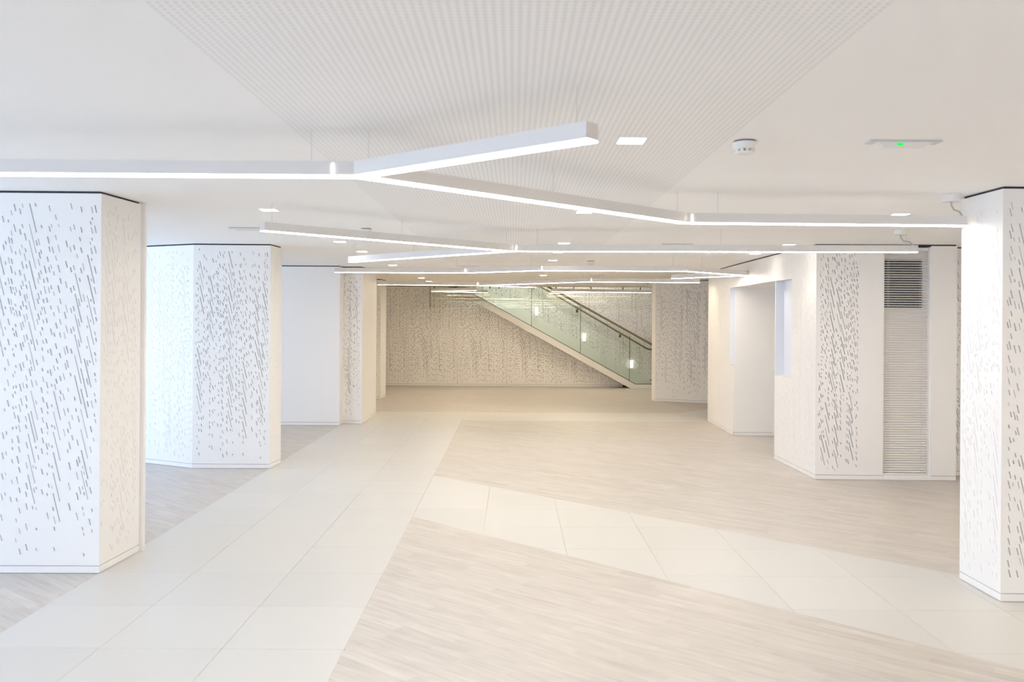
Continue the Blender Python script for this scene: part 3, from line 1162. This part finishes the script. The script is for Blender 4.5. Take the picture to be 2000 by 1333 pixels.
for (x, y), lb in DL:
    x, y = x * 0.975, y * 0.975
    t = thing('downlight', (x, y, CEIL), lb, 'light', 'recessed ceiling downlights')
    if dlb is None:
        s2 = 0.062
        fr = MB()
        for a in ((-s2, s2, -s2, -s2 + 0.006), (-s2, s2, s2 - 0.006, s2), (-s2, -s2 + 0.006, -s2 + 0.006, s2 - 0.006), (s2 - 0.006, s2, -s2 + 0.006, s2 - 0.006)):
            fr.box(*a, -0.004, 0.0)
        dlb = (fr.mesh('frame', 'plastic_white'), MB().box(-s2 + 0.006, s2 - 0.006, -s2 + 0.006, s2 - 0.006, -0.003, -0.001).mesh('lens', 'downlight'))
    for n_, me in (('frame', dlb[0]), ('lens', dlb[1])):
        o = bpy.data.objects.new(n_, me)
        COL.objects.link(o)
        o.parent = t
    l = bpy.data.lights.new('downlight_beam', 'SPOT')
    l.energy = 9
    l.color = (1.0, 0.90, 0.76)
    l.spot_size = math.radians(95)
    l.spot_blend = 0.6
    l.shadow_soft_size = 0.05
    o = bpy.data.objects.new('downlight_beam', l)
    COL.objects.link(o)
    o.parent = t
    o.location = (0, 0, -0.012)

for (x, y), lb in (((1.022, 3.70), 'nearest white smoke detector on the ceiling, right of the downlight'),
                   ((1.039, 11.293), 'smoke detector on the ceiling midway, between the second and third pendant lights'),
                   ((-1.325, 7.414), 'smoke detector half hidden above the left arm of the second pendant light'),
                   ((2.90, 18.2), 'farthest smoke detector, by the top of the far right column')):
    x, y = x * 0.975, y * 0.975
    t = thing('smoke_detector', (x, y, CEIL), lb, 'smoke detector', 'ceiling smoke detectors')
    MB().lathe([(0.046, 0.0), (0.046, -0.006)], (x, y, CEIL), 24).build('base_gap', 'plastic_dark', t)
    MB().lathe([(0.050, -0.006), (0.051, -0.012), (0.047, -0.034), (0.043, -0.038)], (x, y, CEIL), 24).build('body', 'plastic_white', t)
    mb = MB()
    for k in range(10):
        a = 2 * math.pi * k / 10 + 0.15
        p = [(x + 0.040 * math.cos(b), y + 0.040 * math.sin(b)) for b in (a, a + 0.2, a + 0.4)] + [(x + 0.033 * math.cos(b), y + 0.033 * math.sin(b)) for b in (a + 0.4, a + 0.2, a)]
        mb.prism(p, CEIL - 0.047, CEIL - 0.038)
    mb.build('vent_ribs', 'plastic_white', t)
    MB().lathe([(0.031, -0.038), (0.031, -0.047)], (x, y, CEIL), 20).build('chamber', 'plastic_dark', t)
    MB().lathe([(0.041, -0.047), (0.040, -0.053), (0.028, -0.057)], (x, y, CEIL), 24).build('cap', 'plastic_white', t)

for (x, y, lb, on_) in ((1.719, 3.68, 'nearest flat emergency light with a lit green dot on the ceiling at right', True),
                        (-2.38, 7.392, 'flat emergency light on the ceiling beside the left end of the second pendant light', False),
                        (1.704, 8.71, 'flat emergency light above the long bar of the second pendant light', False),
                        (-0.694, 12.555, 'flat emergency light on the ceiling behind the third pendant light bend', False),
                        (1.447, 14.92, 'farthest flat emergency light, between the third and fourth pendant lights', False)):
    x, y = x * 0.975, y * 0.975
    t = thing('emergency_light', (x, y, CEIL), lb, 'emergency light', 'flat ceiling emergency lights')
    MB().box(x - 0.155, x + 0.155, y - 0.035, y + 0.035, CEIL - 0.008, CEIL).build('base', 'plastic_grey', t, bevel=0.003)
    n = len
    vs = [(x - 0.12, y - 0.025, CEIL - 0.008), (x + 0.12, y - 0.025, CEIL - 0.008), (x + 0.12, y + 0.025, CEIL - 0.008), (x - 0.12, y + 0.025, CEIL - 0.008),
          (x - 0.09, y - 0.015, CEIL - 0.026), (x + 0.09, y - 0.015, CEIL - 0.026), (x + 0.09, y + 0.015, CEIL - 0.026), (x - 0.09, y + 0.015, CEIL - 0.026)]
    MB().add(vs, [(0, 1, 2, 3), (4, 5, 6, 7), (0, 1, 5, 4), (1, 2, 6, 5), (2, 3, 7, 6), (3, 0, 4, 7)]).build('lens', 'plastic_white', t)
    if on_:
        MB().box(x - 0.035, x - 0.012, y - 0.027, y - 0.018, CEIL - 0.022, CEIL - 0.013).build('indicator', 'led_green', t)['label'] = 'small lit green indicator'

# ================================================================== VENETIAN BLIND
vb = thing('venetian_blind', (3.96, 8.42, 0.05), 'tall narrow white venetian blind hanging over the dark window in the right wall block', 'blind')
bx0, bx1 = BL0 + 0.016, BL1 - 0.016
byc = 8.42
MB().box(bx0, bx1, byc - 0.016, byc + 0.016, 2.322, 2.352).build('head_rail', 'slat_white', vb)
MB().box(bx0, bx1, byc - 0.012, byc + 0.012, 0.052, 0.066).build('bottom_rail', 'slat_white', vb)
tilt = math.radians(30)
sw = 0.0125
prof = [(-sw, 0.0), (0, 0.0022), (sw, 0.0), (sw, -0.0007), (0, 0.0014), (-sw, -0.0007)]
prof = [(a * math.cos(tilt) - b * math.sin(tilt), a * math.sin(tilt) + b * math.cos(tilt)) for a, b in prof]
vs = [(bx0, a, b) for a, b in prof] + [(bx1, a, b) for a, b in prof]
fs = [tuple(range(6)), tuple(range(11, 5, -1))] + [(i, 6 + i, 6 + (i + 1) % 6, (i + 1) % 6) for i in range(6)]
slat = MB().add(vs, fs).mesh('slat', 'slat_white')
z = 0.085
while z < 2.318:
    o = bpy.data.objects.new('slat', slat)
    COL.objects.link(o)
    o.parent = vb
    o.matrix_parent_inverse = Matrix.Translation(vb.location).inverted()
    o.location = (0, byc, z)
    z += 0.0243
for x in (3.79, 4.12):
    for dy in (-0.0155, 0.0155):
        MB().tube([(x, byc + dy, 0.06), (x, byc + dy, 2.33)], 0.0011, 5).build('ladder_cord', 'cord_white', vb)

# unseen fill light added above the stairwell to brighten the wall behind the glass
t = thing('stairwell_fill', (1.2, 20.2, 4.2), 'added flat fill light on the upper ceiling over the stairwell, out of sight', 'lamp')
MB().box(0.3, 2.1, 19.95, 20.35, 4.15, 4.2).build('casing', 'plastic_white', t)
MB().box(0.34, 2.06, 19.98, 20.32, 4.145, 4.152).build('diffuser', 'led_mid', t)
